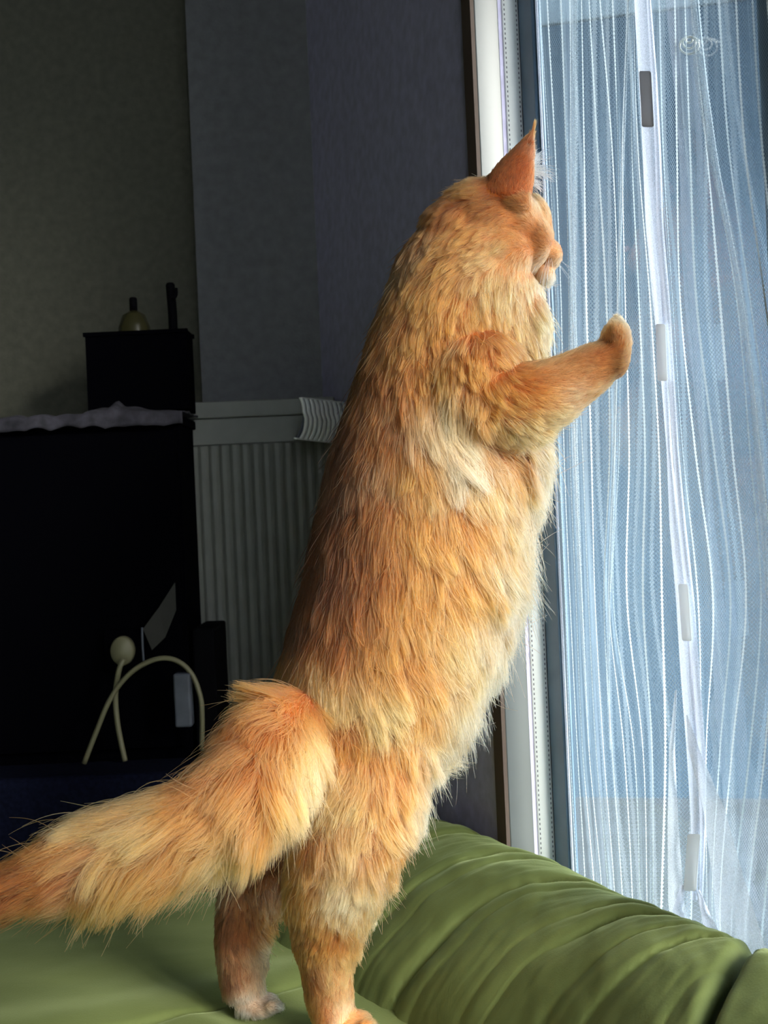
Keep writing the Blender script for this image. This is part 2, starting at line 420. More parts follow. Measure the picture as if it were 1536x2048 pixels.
zb, zt = CT + .012, 1.0 + (1024 - 640) / F * 2.1
boxm('front_panel', ((x0, 2.10, zb), (x1, 2.104, zt)), M['black'], bx)
boxm('back_panel', ((x0, 2.168, zb), (x1, 2.172, zt)), M['black'], bx)
boxm('side_panel', ((x0, 2.104, zb), (x0 + .004, 2.168, zt)), M['black'], bx)
boxm('side_panel', ((x1 - .004, 2.104, zb), (x1, 2.168, zt)), M['black'], bx)
boxm('bottom_panel', ((x0, 2.10, zb), (x1, 2.17, zb + .004)), M['black'], bx)
for a, b_ in (((x0 - .003, 2.096, zt - .007), (x1 + .003, 2.104, zt)), ((x0 - .003, 2.168, zt - .007), (x1 + .003, 2.176, zt))):
    boxm('rim', (a, b_), M['black'], bx)
br = empty('brush', P(346, 700, 2.135), 'black upright brush handle sticking out of the black box', 'brush')
tube('handle', [P(350, 800, 2.135), P(346, 650, 2.135), P(342, 590, 2.135), P(340, 566, 2.135)], [.008] * 18 + [.006], M['black2'], br)
tube('hook', [P(344, 600, 2.128), P(352, 590, 2.128), P(352, 576, 2.128)], .003, M['black2'], br)
bt = empty('bottle', P(268, 800, 2.14), 'dim amber bottle with a black cap inside the black box', 'bottle')
def lathe(name, base, prof, m, parent, seg=24):
    vs, fs = [], []
    for (r, z) in prof:
        for k in range(seg): vs.append(base + Vector((r * math.cos(2 * math.pi * k / seg), r * math.sin(2 * math.pi * k / seg), z)))
    for i in range(len(prof) - 1):
        for k in range(seg):
            k2 = (k + 1) % seg; fs.append((i * seg + k, i * seg + k2, (i + 1) * seg + k2, (i + 1) * seg + k))
    fs.append(tuple(range(seg))[::-1]); fs.append(tuple(range((len(prof) - 1) * seg, len(prof) * seg)))
    return from_py(name, vs, fs, m, parent)
bb = P(268, 640, 2.136); hz = P(265, 622, 2.136).z - (zb + .004); bb = Vector((bb.x, bb.y, zb + .004))
lathe('body', bb, [(.026, 0), (.028, .01), (.028, hz - .03), (.020, hz - .008), (.007, hz)], M['amber'], bt)
lathe('cap', bb + Vector((0, 0, hz)), [(.007, 0), (.007, .022), (.005, .024)], M['black2'], bt)
tg = from_py('paper_strip', [P(268, 668, 2.12), P(276, 668, 2.12), P(285, 644, 2.118), P(280, 646, 2.118)], [(0, 1, 2, 3)], M['cloth'], thick=.001)
tag(tg, 'thin pale paper strip poking over the black box rim', 'paper')

# sockets, plug and cables
so = empty('wall_socket', P(250, 1300, 2.03), 'black square socket plate on the cabinet behind the white plug', 'socket')
c = P(252, 1298, 2.02)
boxm('plate', ((c.x - .035, 2.008, c.z - .035), (c.x + .035, 2.0215, c.z + .035)), M['black'], so, .003)
pl = empty('plug', P(250, 1300, 2.0), 'round white plug pushed into the black socket with its cable hanging down', 'plug')
def disc(name, c, r, d0, d1, m, parent, seg=28):
    vs, fs = [], []
    for (rr, d) in ((r * .9, d0), (r, d0 + (d1 - d0) * .2), (r, d0 + (d1 - d0) * .8), (r * .85, d1)):
        for k in range(seg): vs.append((c.x + rr * math.cos(2 * math.pi * k / seg), d, c.z + 1.25 * rr * math.sin(2 * math.pi * k / seg)))
    for i in range(3):
        for k in range(seg):
            k2 = (k + 1) % seg; fs.append((i * seg + k, i * seg + k2, (i + 1) * seg + k2, (i + 1) * seg + k))
    fs.append(tuple(range(seg))[::-1]); fs.append(tuple(range(3 * seg, 4 * seg)))
    return from_py(name, vs, fs, m, parent)
disc('head', c, .0195, 1.985, 2.008, M['cable'], pl)
tube('cord', [P(x, y, d) for x, y, d in ((248, 1318, 1.98), (238, 1340, 1.975), (231, 1390, 1.98), (234, 1440, 1.98), (242, 1485, 1.98), (250, 1522, 1.98))], .0046, M['cable'], pl)
cbl = tube('cable', [P(x, y, d) for x, y, d in ((168, 1527, 1.965), (192, 1465, 1.965), (222, 1395, 1.967), (262, 1345, 1.965), (310, 1319, 1.965), (350, 1320, 1.965), (382, 1346, 1.965), (400, 1390, 1.965), (404, 1430, 1.965), (404, 1500, 1.97))], .0042, M['cable'])
tag(cbl, 'pale cable bent in an arch over the navy bench', 'cable')
ad = boxm('power_adapter', ([P(0, 0, 1)] and [(P(354, 1400, 1.985).x, 1.955), (P(388, 1400, 1.985).x, 1.955), (P(388, 1400, 1.985).x, 1.985), (P(354, 1400, 1.985).x, 1.985)], P(370, 1452, 1.97).z, P(370, 1345, 1.97).z), M['grey_pl'], bev=.004)
tag(ad, 'pale grey upright adapter block under the cable arch', 'adapter')
lf = empty('paper_tag', P(286, 1320, 2.0), 'dull grey folded paper tag on a thin stalk above the cable', 'paper')
q = [P(286, 1258, 2.005), P(318, 1215, 2.01), P(350, 1165, 2.015), P(352, 1220, 2.0), P(330, 1275, 1.995), P(304, 1300, 1.998)]
from_py('sheet', q, [(0, 1, 4, 5), (1, 2, 3, 4)], mat('dull_grey_paper', (.035, .034, .03, 1), .9), lf, False, thick=.0012)
tube('stalk', [P(284, 1255, 2.0), P(285, 1290, 1.995), P(287, 1322, 1.99)], .0018, M['grey_pl'], lf)
bn = empty('bench', (-.7, 1.9, 0), 'low navy fabric bench below the cables at left', 'bench')
bzt = P(250, 1528, 1.97).z
boxm('cushion', ((-1.2, 1.885, .40), (-.20, 2.012, bzt)), M['navy'], bn, .012)
for lx in (-1.15, -.27):
    for ly in (1.90, 1.97): boxm('leg', ((lx, ly, 0), (lx + .03, ly + .03, .405)), M['black'], bn)
sp = boxm('speaker', ((cxr + .008, 2.03, .0), (P(436, 1250, 2.08).x, 2.18, P(400, 1250, 2.1).z)), M['black2'], bev=.004)
tag(sp, 'black upright speaker box between the black cabinet and the radiator', 'speaker')

# ------------------------------------------------------------------ sofa
SEAT = 1.0 - .552
sofa = empty('sofa', (-.3, 1.2, 0), 'olive green velvet sofa under the cat beside the window', 'sofa')
def fbm(x, y, z=0): return mnoise.fractal(Vector((x, y, z)), 1.0, 2.0, 4)
LE = P(0, 2010, 1.3)
def seat(u, v):
    # section across y rolled over the far edge
    y = .62 + 1.235 * v
    x = -1.25 + (1.25 + .218 - .325 * (y - 1.5) - (.085 if y > 1.4 else .085 - .055 * min(1, (1.4 - y) / .1))) * u
    y = .62 + 1.235 * v; z = SEAT
    if v > .93:
        a = (v - .93) / .07 * math.pi / 2; y = .62 + 1.235 * .93 + .055 * math.sin(a); z = SEAT - .055 * (1 - math.cos(a))
    xh = x - (-.53); dist = 0
    d = .0035 * fbm(x * 3.2, y * 3.2)
    # soft curved crease across the seat
    cy = 1.262 + .10 * ((x + .55) / .35) ** 2 if x > -.55 else 1.262 + .02 * ((x + .55) / .35) ** 2
    d -= .004 * math.exp(-((y - cy) / .007) ** 2) * (1 if x < -.14 else math.exp(-((x + .14) / .04) ** 2))
    d += .006 * math.exp(-((y - cy - .05) / .05) ** 2) * (1 if x < -.14 else math.exp(-((x + .14) / .04) ** 2))
    d += .0035 * math.sin((x * .9 + y) * 70 + 3 * fbm(x * 4, y * 4)) * math.exp(-((x + .21) / .08) ** 2 - ((y - 1.30) / .06) ** 2)
    return (x, y, z + d)
grid('seat_cushion', seat, 260, 260, M['velvet'], sofa, thick=.004)
boxm('base', ((-1.25, .62, .1), (.02, 1.79, SEAT - .03)), M['velvet'], sofa, .01)
for lx, ly in ((-1.2, .68), (-.1, .68), (-1.2, 1.6), (-.1, 1.6)): boxm('leg', ((lx, ly, 0), (lx + .04, ly + .04, .105)), M['black'], sofa)
# cushioned arm that slumps against the window
PROF = [(.285, -.05), (.275, -.02), (.262, .0), (.245, .028), (.215, .062), (.175, .094), (.13, .118), (.092, .130), (.062, .132), (.040, .122), (.026, .10), (.02, .06), (.018, 0.), (.018, -.1)]
PR = catmull([(a, b) for a, b in PROF], 6)
CREASES = [(-.24, .006, .006), (-.19, .003, .003), (-.13, .008, .006), (-.02, .009, .006), (.02, .004, .004), (.09, .014, .006), (.125, .004, .004), (.20, .006, .005), (.235, .016, .007), (.30, .006, .004), (.345, .010, .005), (.42, .004, .004), (.6, .01, .01), (.8, .01, .01)]
def arm(s0, s1, r0, r1, ph):
    def f(u, v):
        s = s0 + (s1 - s0) * u
        k = v * (len(PR) - 1); i = min(int(k), len(PR) - 2); t = k - i
        n_, h = PR[i] * (1 - t) + PR[i + 1] * t
        e = 1.0                                     # rounding at both ends
        da, db = (s - s0), (s1 - s)
        if da < r0: e *= math.sqrt(max(0, 1 - (1 - da / r0) ** 2)) * .75 + .25
        if db < r1: e *= math.sqrt(max(0, 1 - (1 - db / r1) ** 2)) * .15 + .85
        h = -.05 + (h + .05) * e
        n_ = .15 + (n_ - .15) * (.6 + .4 * e)
        # contact edge swings into the room towards the camera
        wd = max(0, min(1, (n_ - .06) / .2)); n_ += wd * max(-.03, min(.12, (s - .15) * -.18))
        n_ += np.interp(s, [-.30, -.20, -.05, .1, .3, .5, .8], [.075, .062, .035, .012, .0, -.006, -.008]) * (1 - .6 * wd)
        n_ = max(n_, .069 if s < -.045 else .024)
        h += np.interp(s, [-.30, .0, .3, .42, .6], [.0, .0, .010, .019, .022]) * (1 - wd)
        if h > -.04:
            q = s - .09 * math.exp(-max(0, n_ - .05) / .05) + .012 * mnoise.noise(Vector((s * 9, n_ * 14, ph)))
            f_ = 0
            for (sk, dp, wk) in CREASES:
                t = (q - sk) / wk
                f_ -= .42 * dp * math.exp(-t * t) if t < 0 else dp * math.exp(-t * t * .15) 
            fade = max(0, min(1, (n_ - .03) / .03))
            h += fade * f_ * (.55 + .6 * mnoise.noise(Vector((s * 6, n_ * 11, 5)))) + .006 * fbm(s * 7 + ph, n_ * 9) + .0012 * fbm(q * 60, n_ * 8)
        g_k = max(0, min(1, (s - .28) / .18)); s += g_k * .68 * (n_ - .11)
        return W(s, n_, SEAT + h)
    return f
grid('armrest', arm(-.30, .475, .10, .02, 0.), 300, 130, M['velvet'], sofa, thick=.004)
grid('armrest', arm(.478, 1.35, .02, .05, 2.), 160, 80, M['velvet'], sofa, thick=.004)

# ------------------------------------------------------------------ net curtain
ROWS = [-260, 0, 300, 600, 900, 1200, 1500, 1800, 1950, 2150]
LG = [
 [1060,1072,1085,1098,1108,1122,1134,1148,1155,1163],
 [1072,1080,1098,1112,1118,1130,1140,1155,1162,1170],
 [1082,1094,1110,1122,1128,1140,1155,1172,1180,1190],
 [1108,1122,1132,1138,1140,1152,1165,1190,1198,1208],
 [1134,1140,1142,1143,1150,1164,1178,1205,1214,1224],
 [1146,1150,1150,1150,1165,1177,1192,1218,1226,1236],
 [1158,1163,1168,1172,1182,1190,1207,1230,1240,1250],
 [1164,1178,1195,1213,1220,1208,1224,1245,1255,1264],
 [1180,1200,1225,1236,1230,1218,1248,1265,1270,1278],
 [1210,1225,1236,1240,1238,1226,1268,1280,1285,1290],
 [1262,1256,1245,1250,1258,1254,1286,1294,1296,1298],
 [1264,1262,1264,1278,1290,1286,1304,1306,1304,1304],
 [1266,1267,1276,1300,1318,1324,1330,1322,1316,1312],
 [1262,1270,1290,1322,1345,1362,1383,1385,1378,1370]]
RG = [
 [1290,1300,1314,1338,1355,1372,1396,1402,1404,1404],
 [1308,1318,1326,1345,1365,1396,1403,1408,1414,1414],
 [1340,1350,1354,1360,1390,1426,1412,1414,1422,1424],
 [1362,1370,1380,1392,1428,1461,1440,1424,1432,1434],
 [1368,1382,1414,1440,1465,1492,1464,1440,1446,1446],
 [1376,1388,1424,1474,1500,1522,1500,1466,1462,1460],
 [1384,1396,1432,1486,1520,1548,1530,1496,1488,1484],
 [1425,1438,1458,1500,1542,1572,1560,1530,1520,1516],
 [1462,1472,1490,1530,1568,1600,1592,1568,1560,1556],
 [1495,1505,1525,1560,1598,1628,1630,1608,1600,1596],
 [1525,1535,1560,1590,1625,1652,1662,1650,1645,1642]]
def rowpos(t):
    return ROWS[0] + (ROWS[-1] - ROWS[0]) * t
def guide(g, y):
    i = 0
    while i < len(ROWS) - 2 and y > ROWS[i + 1]: i += 1
    t = (y - ROWS[i]) / (ROWS[i + 1] - ROWS[i])
    a = g[max(i - 1, 0)]; b = g[i]; c_ = g[i + 1]; d = g[min(i + 2, len(g) - 1)]
    m1 = (c_ - a) / 2; m2 = (d - b) / 2
    t2, t3 = t * t, t ** 3
    return (2 * t3 - 3 * t2 + 1) * b + (t3 - 2 * t2 + t) * m1 + (-2 * t3 + 3 * t2) * c_ + (t3 - t2) * m2
OFF = .016
def net(G, seed, gath):
    n = len(G) - 1
    def f(u, v):
        y = rowpos(v); k = u * n; i = min(int(k), n - 1); t = k - i
        a = guide(G[i], y); b = guide(G[i + 1], y)
        x = a + (b - a) * t
        off = OFF + .0035 * math.sin(math.pi * k) + .0025 * mnoise.noise(Vector((k * .7, v * 5, seed)))
        sq = abs(b - a)
        off += .004 * math.exp(-(sq / 12) ** 2) * math.sin(2 * math.pi * t)
        return on_plane(x, y, max(.006, off))
    return f
cur = empty('net_curtain', W(.2, .016, .3), 'white striped net door curtain hanging in front of the glass', 'curtain')
def netuv(n, base):
    return lambda u, v: (base + u * n * RIB, v * (ROWS[-1] - ROWS[0]) / F * 1.3)
o = grid('net_panel', net(LG, 1., 1), (len(LG) - 1) * 6, 120, M['net'], cur, netuv(len(LG) - 1, 0.))
o = grid('net_panel', net(RG, 9., 1), (len(RG) - 1) * 6, 120, M['net'], cur, netuv(len(RG) - 1, 0.))
# ribbon hems that close the two halves, and a few gathered folds
def strip(name, rows, xs, ws, n_off, m, tw=0.0, ny=80, thick=0):
    def f(u, v):
        y = rows[0] + (rows[-1] - rows[0]) * v
        x = np.interp(y, rows, xs); wd = np.interp(y, rows, ws)
        return on_plane(x + (u - .5) * wd, y, n_off + .003 * math.sin(u * math.pi) + tw * math.sin(v * 17) * (u - .5))
    return grid(name, f, 6, ny, m, cur, thick=thick)
SR = [-260, 0, 150, 300, 450, 600, 750, 900, 1050, 1200, 1350, 1500, 1650, 1800]
SX = [1268, 1283, 1294, 1302, 1306, 1318, 1328, 1338, 1350, 1366, 1376, 1388, 1392, 1388]
strip('hem_ribbon', SR, SX, [30, 30, 34, 34, 30, 26, 14, 10, 22, 28, 30, 30, 20, 14], .020, M['ribbon'], .003)
strip('hem_ribbon', SR, [x + 14 for x in SX], [10, 10, 12, 12, 14, 16, 14, 12, 16, 18, 20, 18, 12, 8], .023, M['ribbon'], .002)
strip('hem_ribbon', [-260, 300, 900, 1500, 2100], [1061, 1086, 1109, 1135, 1162], [5, 5, 5, 5, 5], .019, M['ribbon'])
for rows, xs, ws in (
    ([-260, 0, 300, 600, 900, 1200, 1500], [1142, 1148, 1147, 1146, 1150, 1162, 1178], [10, 14, 16, 14, 12, 8, 3]),
    ([-100, 0, 300, 600, 900], [1258, 1257, 1246, 1236, 1230], [6, 7, 7, 6, 3]),
    ([0, 160, 330, 480, 650, 800, 1000, 1200], [1386, 1400, 1428, 1462, 1490, 1512, 1525, 1535], [12, 22, 18, 16, 18, 22, 16, 6]),
    ([700, 900, 1100, 1190, 1350, 1500], [1232, 1228, 1222, 1219, 1216, 1220], [3, 7, 8, 6, 7, 3])):
    strip('gathered_fold', rows, xs, ws, .019, M['fold'], .002)
strip('loose_hem', [1430, 1500, 1620, 1750, 1850, 1930], [1374, 1388, 1428, 1455, 1475, 1492], [4, 22, 44, 62, 84, 100], .026, M['gauze'], .004, thick=0)
strip('loose_hem', [1380, 1500, 1650, 1800, 1900], [1352, 1344, 1346, 1352, 1366], [4, 12, 22, 32, 40], .024, M['gauze'], .004)
strip('loose_hem', [1770, 1820, 1880, 1930], [1366, 1356, 1362, 1370], [10, 22, 26, 30], .027, M['ribbon'], .004)
strip('loose_hem', [1780, 1830, 1880, 1930], [1396, 1412, 1428, 1446], [8, 18, 38, 56], .028, M['ribbon'], .004)
def magnet(px, py0, py1, wd, m, lean, nn):
    bm = bmesh.new(); vs = []
    for n_ in (nn, nn + .007):
        for (x, y) in ((px - wd / 2, py0), (px + wd / 2, py0), (px + wd / 2 + lean, py1), (px - wd / 2 + lean, py1)):
            vs.append(bm.verts.new(on_plane(x, y, n_)))
    for f in ((3, 2, 1, 0), (4, 5, 6, 7), (0, 1, 5, 4), (1, 2, 6, 5), (2, 3, 7, 6), (3, 0, 4, 7)): bm.faces.new([vs[i] for i in f])
    bmesh.ops.recalc_face_normals(bm, faces=bm.faces)
    bmesh.ops.bevel(bm, geom=list(bm.edges), offset=.0012, segments=2, affect='EDGES')
    me = bpy.data.meshes.new('magnet'); bm.to_mesh(me); bm.free(); return link('magnet', me, m, cur, False)
g_ = magnet(1290, 142, 254, 24, M['magnet'], 6, .021); g_['label'] = 'grey magnet bar'
magnet(1321, 648, 762, 20, M['magnet_w'], 4, .026); magnet(1366, 1168, 1282, 20, M['magnet_w'], 8, .026); magnet(1388, 1668, 1782, 26, M['magnet_w'], -8, .027)
# little spiral hanging on the glass
spir = [on_plane(1380 + (5 + k * .55) * math.cos(k * .55), 78 + (5 + k * .55) * .9 * math.sin(k * .55) + k * .5, .008 + k * .0001) for k in range(34)]
o = tube('spiral_hook', spir, .0011, M['white'], sm=2, seg=6); tag(o, 'small white wire spiral stuck high on the glass', 'hook')

# ------------------------------------------------------------------ the cat: body
class Geo:
    def __init__(s): s.v = []; s.f = []
    def add(s, vs, fs):
        n = len(s.v); s.v += [Vector(v) for v in vs]; s.f += [tuple(i + n for i in f) for f in fs]
G = Geo(); BONES = {}      # part name -> list of (world pos, radius)
def loft(part, secs, seg=28, sub=6, g=G):
    """secs: (px, py, depth, in-picture radius px, depth radius m)"""
    S = catmull(secs, sub); n = len(S); C = [P(s[0], s[1], s[2]) for s in S]
    vs, fs = [], []
    BONES.setdefault(part, [])
    for i, s in enumerate(S):
        t = (C[min(i + 1, n - 1)] - C[max(i - 1, 0)]).normalized()
        a = t.cross(FWD); a.normalize(); b = a.cross(t).normalized()
        ra = s[3] * s[2] / F; rb = s[4]
        BONES[part].append((C[i], (ra + rb) / 2))
        for k in range(seg):
            an = 2 * math.pi * k / seg; vs.append(C[i] + a * ra * math.cos(an) + b * rb * math.sin(an))
    for i in range(n - 1):
        for k in range(seg):
            k2 = (k + 1) % seg; fs.append((i * seg + k, i * seg + k2, (i + 1) * seg + k2, (i + 1) * seg + k))
    fs.append(tuple(range(seg))[::-1]); fs.append(tuple(range((n - 1) * seg, n * seg)))
    g.add(vs, fs)
def ell(c, ax, g=G, nu=24, nv=14, part=None):
    """ellipsoid with three axis vectors"""
    vs, fs = [], []
    for j in range(1, nv):
        th = math.pi * j / nv
        for i in range(nu):
            ph = 2 * math.pi * i / nu
            vs.append(c + ax[0] * math.sin(th) * math.cos(ph) + ax[1] * math.sin(th) * math.sin(ph) + ax[2] * math.cos(th))
    top = len(vs); vs.append(c + ax[2]); vs.append(c - ax[2])
    for j in range(nv - 2):
        for i in range(nu):
            i2 = (i + 1) % nu; fs.append((j * nu + i, (j + 1) * nu + i, (j + 1) * nu + i2, j * nu + i2))
    for i in range(nu):
        i2 = (i + 1) % nu; fs.append((top, i, i2)); fs.append((top + 1, (nv - 2) * nu + i2, (nv - 2) * nu + i))
    g.add(vs, fs)
    if part: BONES.setdefault(part, []).append((c, (ax[0].length + ax[1].length + ax[2].length) / 3))
def E(px, py, d, a, b, c, part=None, rot=0.0, yaw=0.0):
    """a: half width px, b: half height px, c: depth radius m; rot turns in the picture plane (deg, clockwise), yaw turns about the vertical"""
    k = d / F; r = math.radians(rot); ya = math.radians(yaw)
    X = (RGT * math.cos(r) - UPV * math.sin(r)); Y = (RGT * math.sin(r) + UPV * math.cos(r)); Z = FWD.copy()
    X2 = X * math.cos(ya) + Z * math.sin(ya); Z2 = Z * math.cos(ya) - X * math.sin(ya)
    ell(P(px, py, d), (X2 * a * k, Z2 * c, Y * b * k), part=part)

# torso, from the neck to the rump
loft('torso', [(985, 455, 1.335, 70, .045), (950, 520, 1.335, 128, .062), (928, 610, 1.34, 150, .074), (905, 720, 1.34, 166, .084), (880, 840, 1.34, 180, .092),
               (858, 950, 1.34, 194, .098), (838, 1060, 1.34, 198, .102), (806, 1180, 1.335, 194, .102), (768, 1300, 1.33, 186, .100), (728, 1410, 1.325, 172, .096),
               (700, 1500, 1.32, 140, .085), (690, 1570, 1.32, 100, .06)])
# shoulder, hips
E(950, 770, 1.285, 105, 120, .050, 'torso', 10)
E(735, 1470, 1.275, 125, 140, .045, 'torso', 10)
E(1040, 700, 1.345, 45, 120, .055, 'torso', -4)       # chest
E(1030, 900, 1.345, 48, 110, .06, 'torso', 6)
# skull and face: the head looks right and a little away
E(968, 448, 1.335, 92, 84, .052, 'head', 25, 18)
E(918, 470, 1.335, 72, 86, .050, 'torso', 25)
E(892, 508, 1.335, 68, 76, .050, 'torso', 15)
E(1028, 396, 1.311, 34, 26, .022, 'head', 0, 18)
E(1032, 410, 1.300, 32, 17, .020, 'head', 8, 18)
E(1046, 640, 1.345, 42, 80, .05, 'torso', -4)
E(1072, 440, 1.347, 24, 50, .026, 'head', -18, 18)
E(1018, 455, 1.338, 66, 68, .046, 'head', 0, 18)
E(1050, 480, 1.350, 44, 62, .036, 'head', 0, 18)
E(1000, 510, 1.306, 68, 58, .028, 'head', -10, 18)     # near cheek
E(1092, 510, 1.362, 33, 31, .022, 'head', 0, 18)       # muzzle
E(1101, 508, 1.350, 22, 21, .014, 'head', 0, 18)       # whisker pad
E(1084, 478, 1.366, 17, 34, .011, 'head', -24, 18)     # bridge of the nose
E(1104, 500, 1.368, 15, 11, .008, 'head', 0, 18)       # nose
E(1088, 546, 1.358, 22, 18, .014, 'head', 20, 18)       # chin
E(1066, 432, 1.348, 20, 26, .024, 'head', -20, 18)     # brow
E(1058, 486, 1.336, 40, 52, .038, 'head', 0, 18)
E(1078, 478, 1.350, 24, 44, .026, 'head', -10, 18)
# near foreleg reaching to the curtain
loft('arm', [(925, 790, 1.285, 84, .048), (1010, 805, 1.268, 80, .044), (1085, 790, 1.256, 69, .038), (1145, 760, 1.252, 55, .031), (1195, 730, 1.252, 45, .026), (1222, 712, 1.253, 34, .024)])
loft('paw', [(1214, 748, 1.252, 24, .020), (1222, 728, 1.252, 31, .024), (1228, 700, 1.253, 31, .027), (1231, 672, 1.255, 28, .028), (1233, 655, 1.256, 20, .024)])
for k, (dy, dx) in enumerate(((4, -3), (-3, 0), (-4, 1), (3, 1))):
    E(1233 + dx, 656 + dy, 1.236 + k * .0135, 17, 19, .0085, 'paw', 6)
# far foreleg folded against the chest
loft('farm', [(985, 800, 1.40, 62, .035), (1030, 860, 1.415, 46, .028), (1040, 905, 1.42, 34, .022), (1048, 860, 1.430, 28, .020), (1050, 820, 1.435, 24, .018)])
# hind legs
loft('nleg', [(735, 1470, 1.290, 128, .055), (716, 1590, 1.270, 112, .055), (690, 1690, 1.258, 98, .050), (664, 1775, 1.255, 86, .043), (652, 1850, 1.258, 68, .034), (652, 1925, 1.262, 50, .026), (658, 1990, 1.266, 44, .023), (664, 2030, 1.268, 42, .023)])
loft('nfoot', [(640, 2036, 1.268, 22, .019), (672, 2043, 1.268, 25, .024), (710, 2048, 1.264, 21, .026), (732, 2051, 1.262, 16, .024)])
for k in range(4): E(735 + (3 if k in (1, 2) else -3), 2051 + 1, 1.240 + k * .0135, 16, 13, .0075, 'nfoot')
loft('fleg', [(690, 1500, 1.385, 100, .045), (630, 1610, 1.392, 92, .045), (560, 1710, 1.378, 78, .040), (506, 1790, 1.355, 62, .034), (486, 1860, 1.345, 52, .028), (482, 1930, 1.340, 45, .024), (486, 1985, 1.340, 40, .022)])
loft('ffoot', [(474, 2004, 1.340, 20, .018), (500, 2006, 1.340, 22, .022), (528, 2010, 1.335, 18, .024), (544, 2014, 1.333, 13, .022)])
for k in range(4): E(546 + (3 if k in (1, 2) else -3), 2013, 1.313 + k * .0125, 14, 12, .007, 'ffoot')
# tail swinging towards the camera at left
loft('tail', [(668, 1440, 1.31, 44, .028), (600, 1440, 1.255, 58, .028), (552, 1480, 1.20, 68, .032), (510, 1545, 1.165, 70, .033), (440, 1605, 1.145, 66, .032), (330, 1652, 1.13, 60, .030), (200, 1695, 1.12, 56, .027), (80, 1742, 1.11, 34, .018), (-40, 1782, 1.10, 14, .008)])

# ears: curved shells open to the front
def ear(base, tip, open_dir, w_, part):
    ax = tip - base; L = ax.length; t = ax.normalized()
    o_ = (open_dir - t * open_dir.dot(t)).normalized(); s_ = t.cross(o_)
    vs, fs = [], []; nu, nv = 16, 12
    for lay, th in ((0, 1.0), (1, .0)):
        for j in range(nv + 1):
            h = j / nv; r = w_ * (1 - h) ** .85 * (1 + .15 * math.sin(math.pi * h)) + .0012
            cen = base + t * L * h - o_ * r * .1
            for i in range(nu + 1):
                a = math.radians(-118 + 236 * i / nu)
                rr = r - (.0062 if lay else 0) * (1 - .35 * h)
                vs.append(cen + (-o_ * math.cos(a) * .62 + s_ * math.sin(a)) * max(rr, .0003))
    st_ = (nu + 1) * (nv + 1)
    for lay in (0, 1):
        for j in range(nv):
            for i in range(nu):
                a = lay * st_ + j * (nu + 1) + i; q_ = (a, a + 1, a + nu + 2, a + nu + 1)
                fs.append(q_ if lay == 0 else q_[::-1])
    for j in range(nv):
        for i in (0, nu):
            a = j * (nu + 1) + i; b = a + nu + 1; q_ = (a, b, b + st_, a + st_); fs.append(q_ if i == 0 else q_[::-1])
    for i in range(nu):
        a = i; fs.append((a + 1, a, a + st_, a + 1 + st_)); a = nv * (nu + 1) + i; fs.append((a, a + 1, a + 1 + st_, a + st_))
    G.add(vs, fs)
    for h in np.linspace(.15, 1, 6): BONES.setdefault(part, []).append((base + t * L * float(h), w_ * (1 - float(h)) * .6 + .003))
od = (RGT * .62 + FWD * .75 + UPV * .1).normalized()
ear(P(1010, 402, 1.305), P(1067, 260, 1.296), od, .031, 'ear')
ear(P(1000, 388, 1.372), P(1022, 300, 1.385), (RGT * .9 + FWD * .3).normalized(), .020, 'ear2')

me = bpy.data.meshes.new('cat_raw'); me.from_pydata([tuple(v) for v in G.v], [], G.f); me.update()
raw = bpy.data.objects.new('cat_raw', me); COL.objects.link(raw)
md = raw.modifiers.new('r', 'REMESH'); md.mode = 'VOXEL'; md.voxel_size = .0032
md = raw.modifiers.new('s', 'SMOOTH'); md.factor = .5; md.iterations = 9
dg = bpy.context.evaluated_depsgraph_get()
bme = bpy.data.meshes.new_from_object(raw.evaluated_get(dg)); bme.name = 'body'
bpy.data.objects.remove(raw); bpy.data.meshes.remove(me)
nv_ = len(bme.vertices)
co = np.empty(nv_ * 3); bme.vertices.foreach_get('co', co); co = co.reshape(-1, 3)

cat = empty('cat', P(620, 2040, 1.30), 'fluffy orange long-haired cat standing upright on the sofa, paw on the curtain', 'cat')

def body_mat():
    m = mat('cat_skin_fur', (0.42, 0.18, 0.055, 1), .9, spec=.1)
    nt = m.node_tree; b = nt.nodes['Principled BSDF']
    a = nt.nodes.new('ShaderNodeAttribute'); a.attribute_name = 'coat'
    mu = nt.nodes.new('ShaderNodeMix'); mu.data_type = 'RGBA'; mu.blend_type = 'MULTIPLY'; mu.inputs[0].default_value = 1
    mu.inputs[7].default_value = (.75, .68, .62, 1)
    nt.links.new(a.outputs['Color'], mu.inputs[6]); nt.links.new(mu.outputs[2], b.inputs['Base Color']); return m
body = link('body', bme, body_mat(), cat)

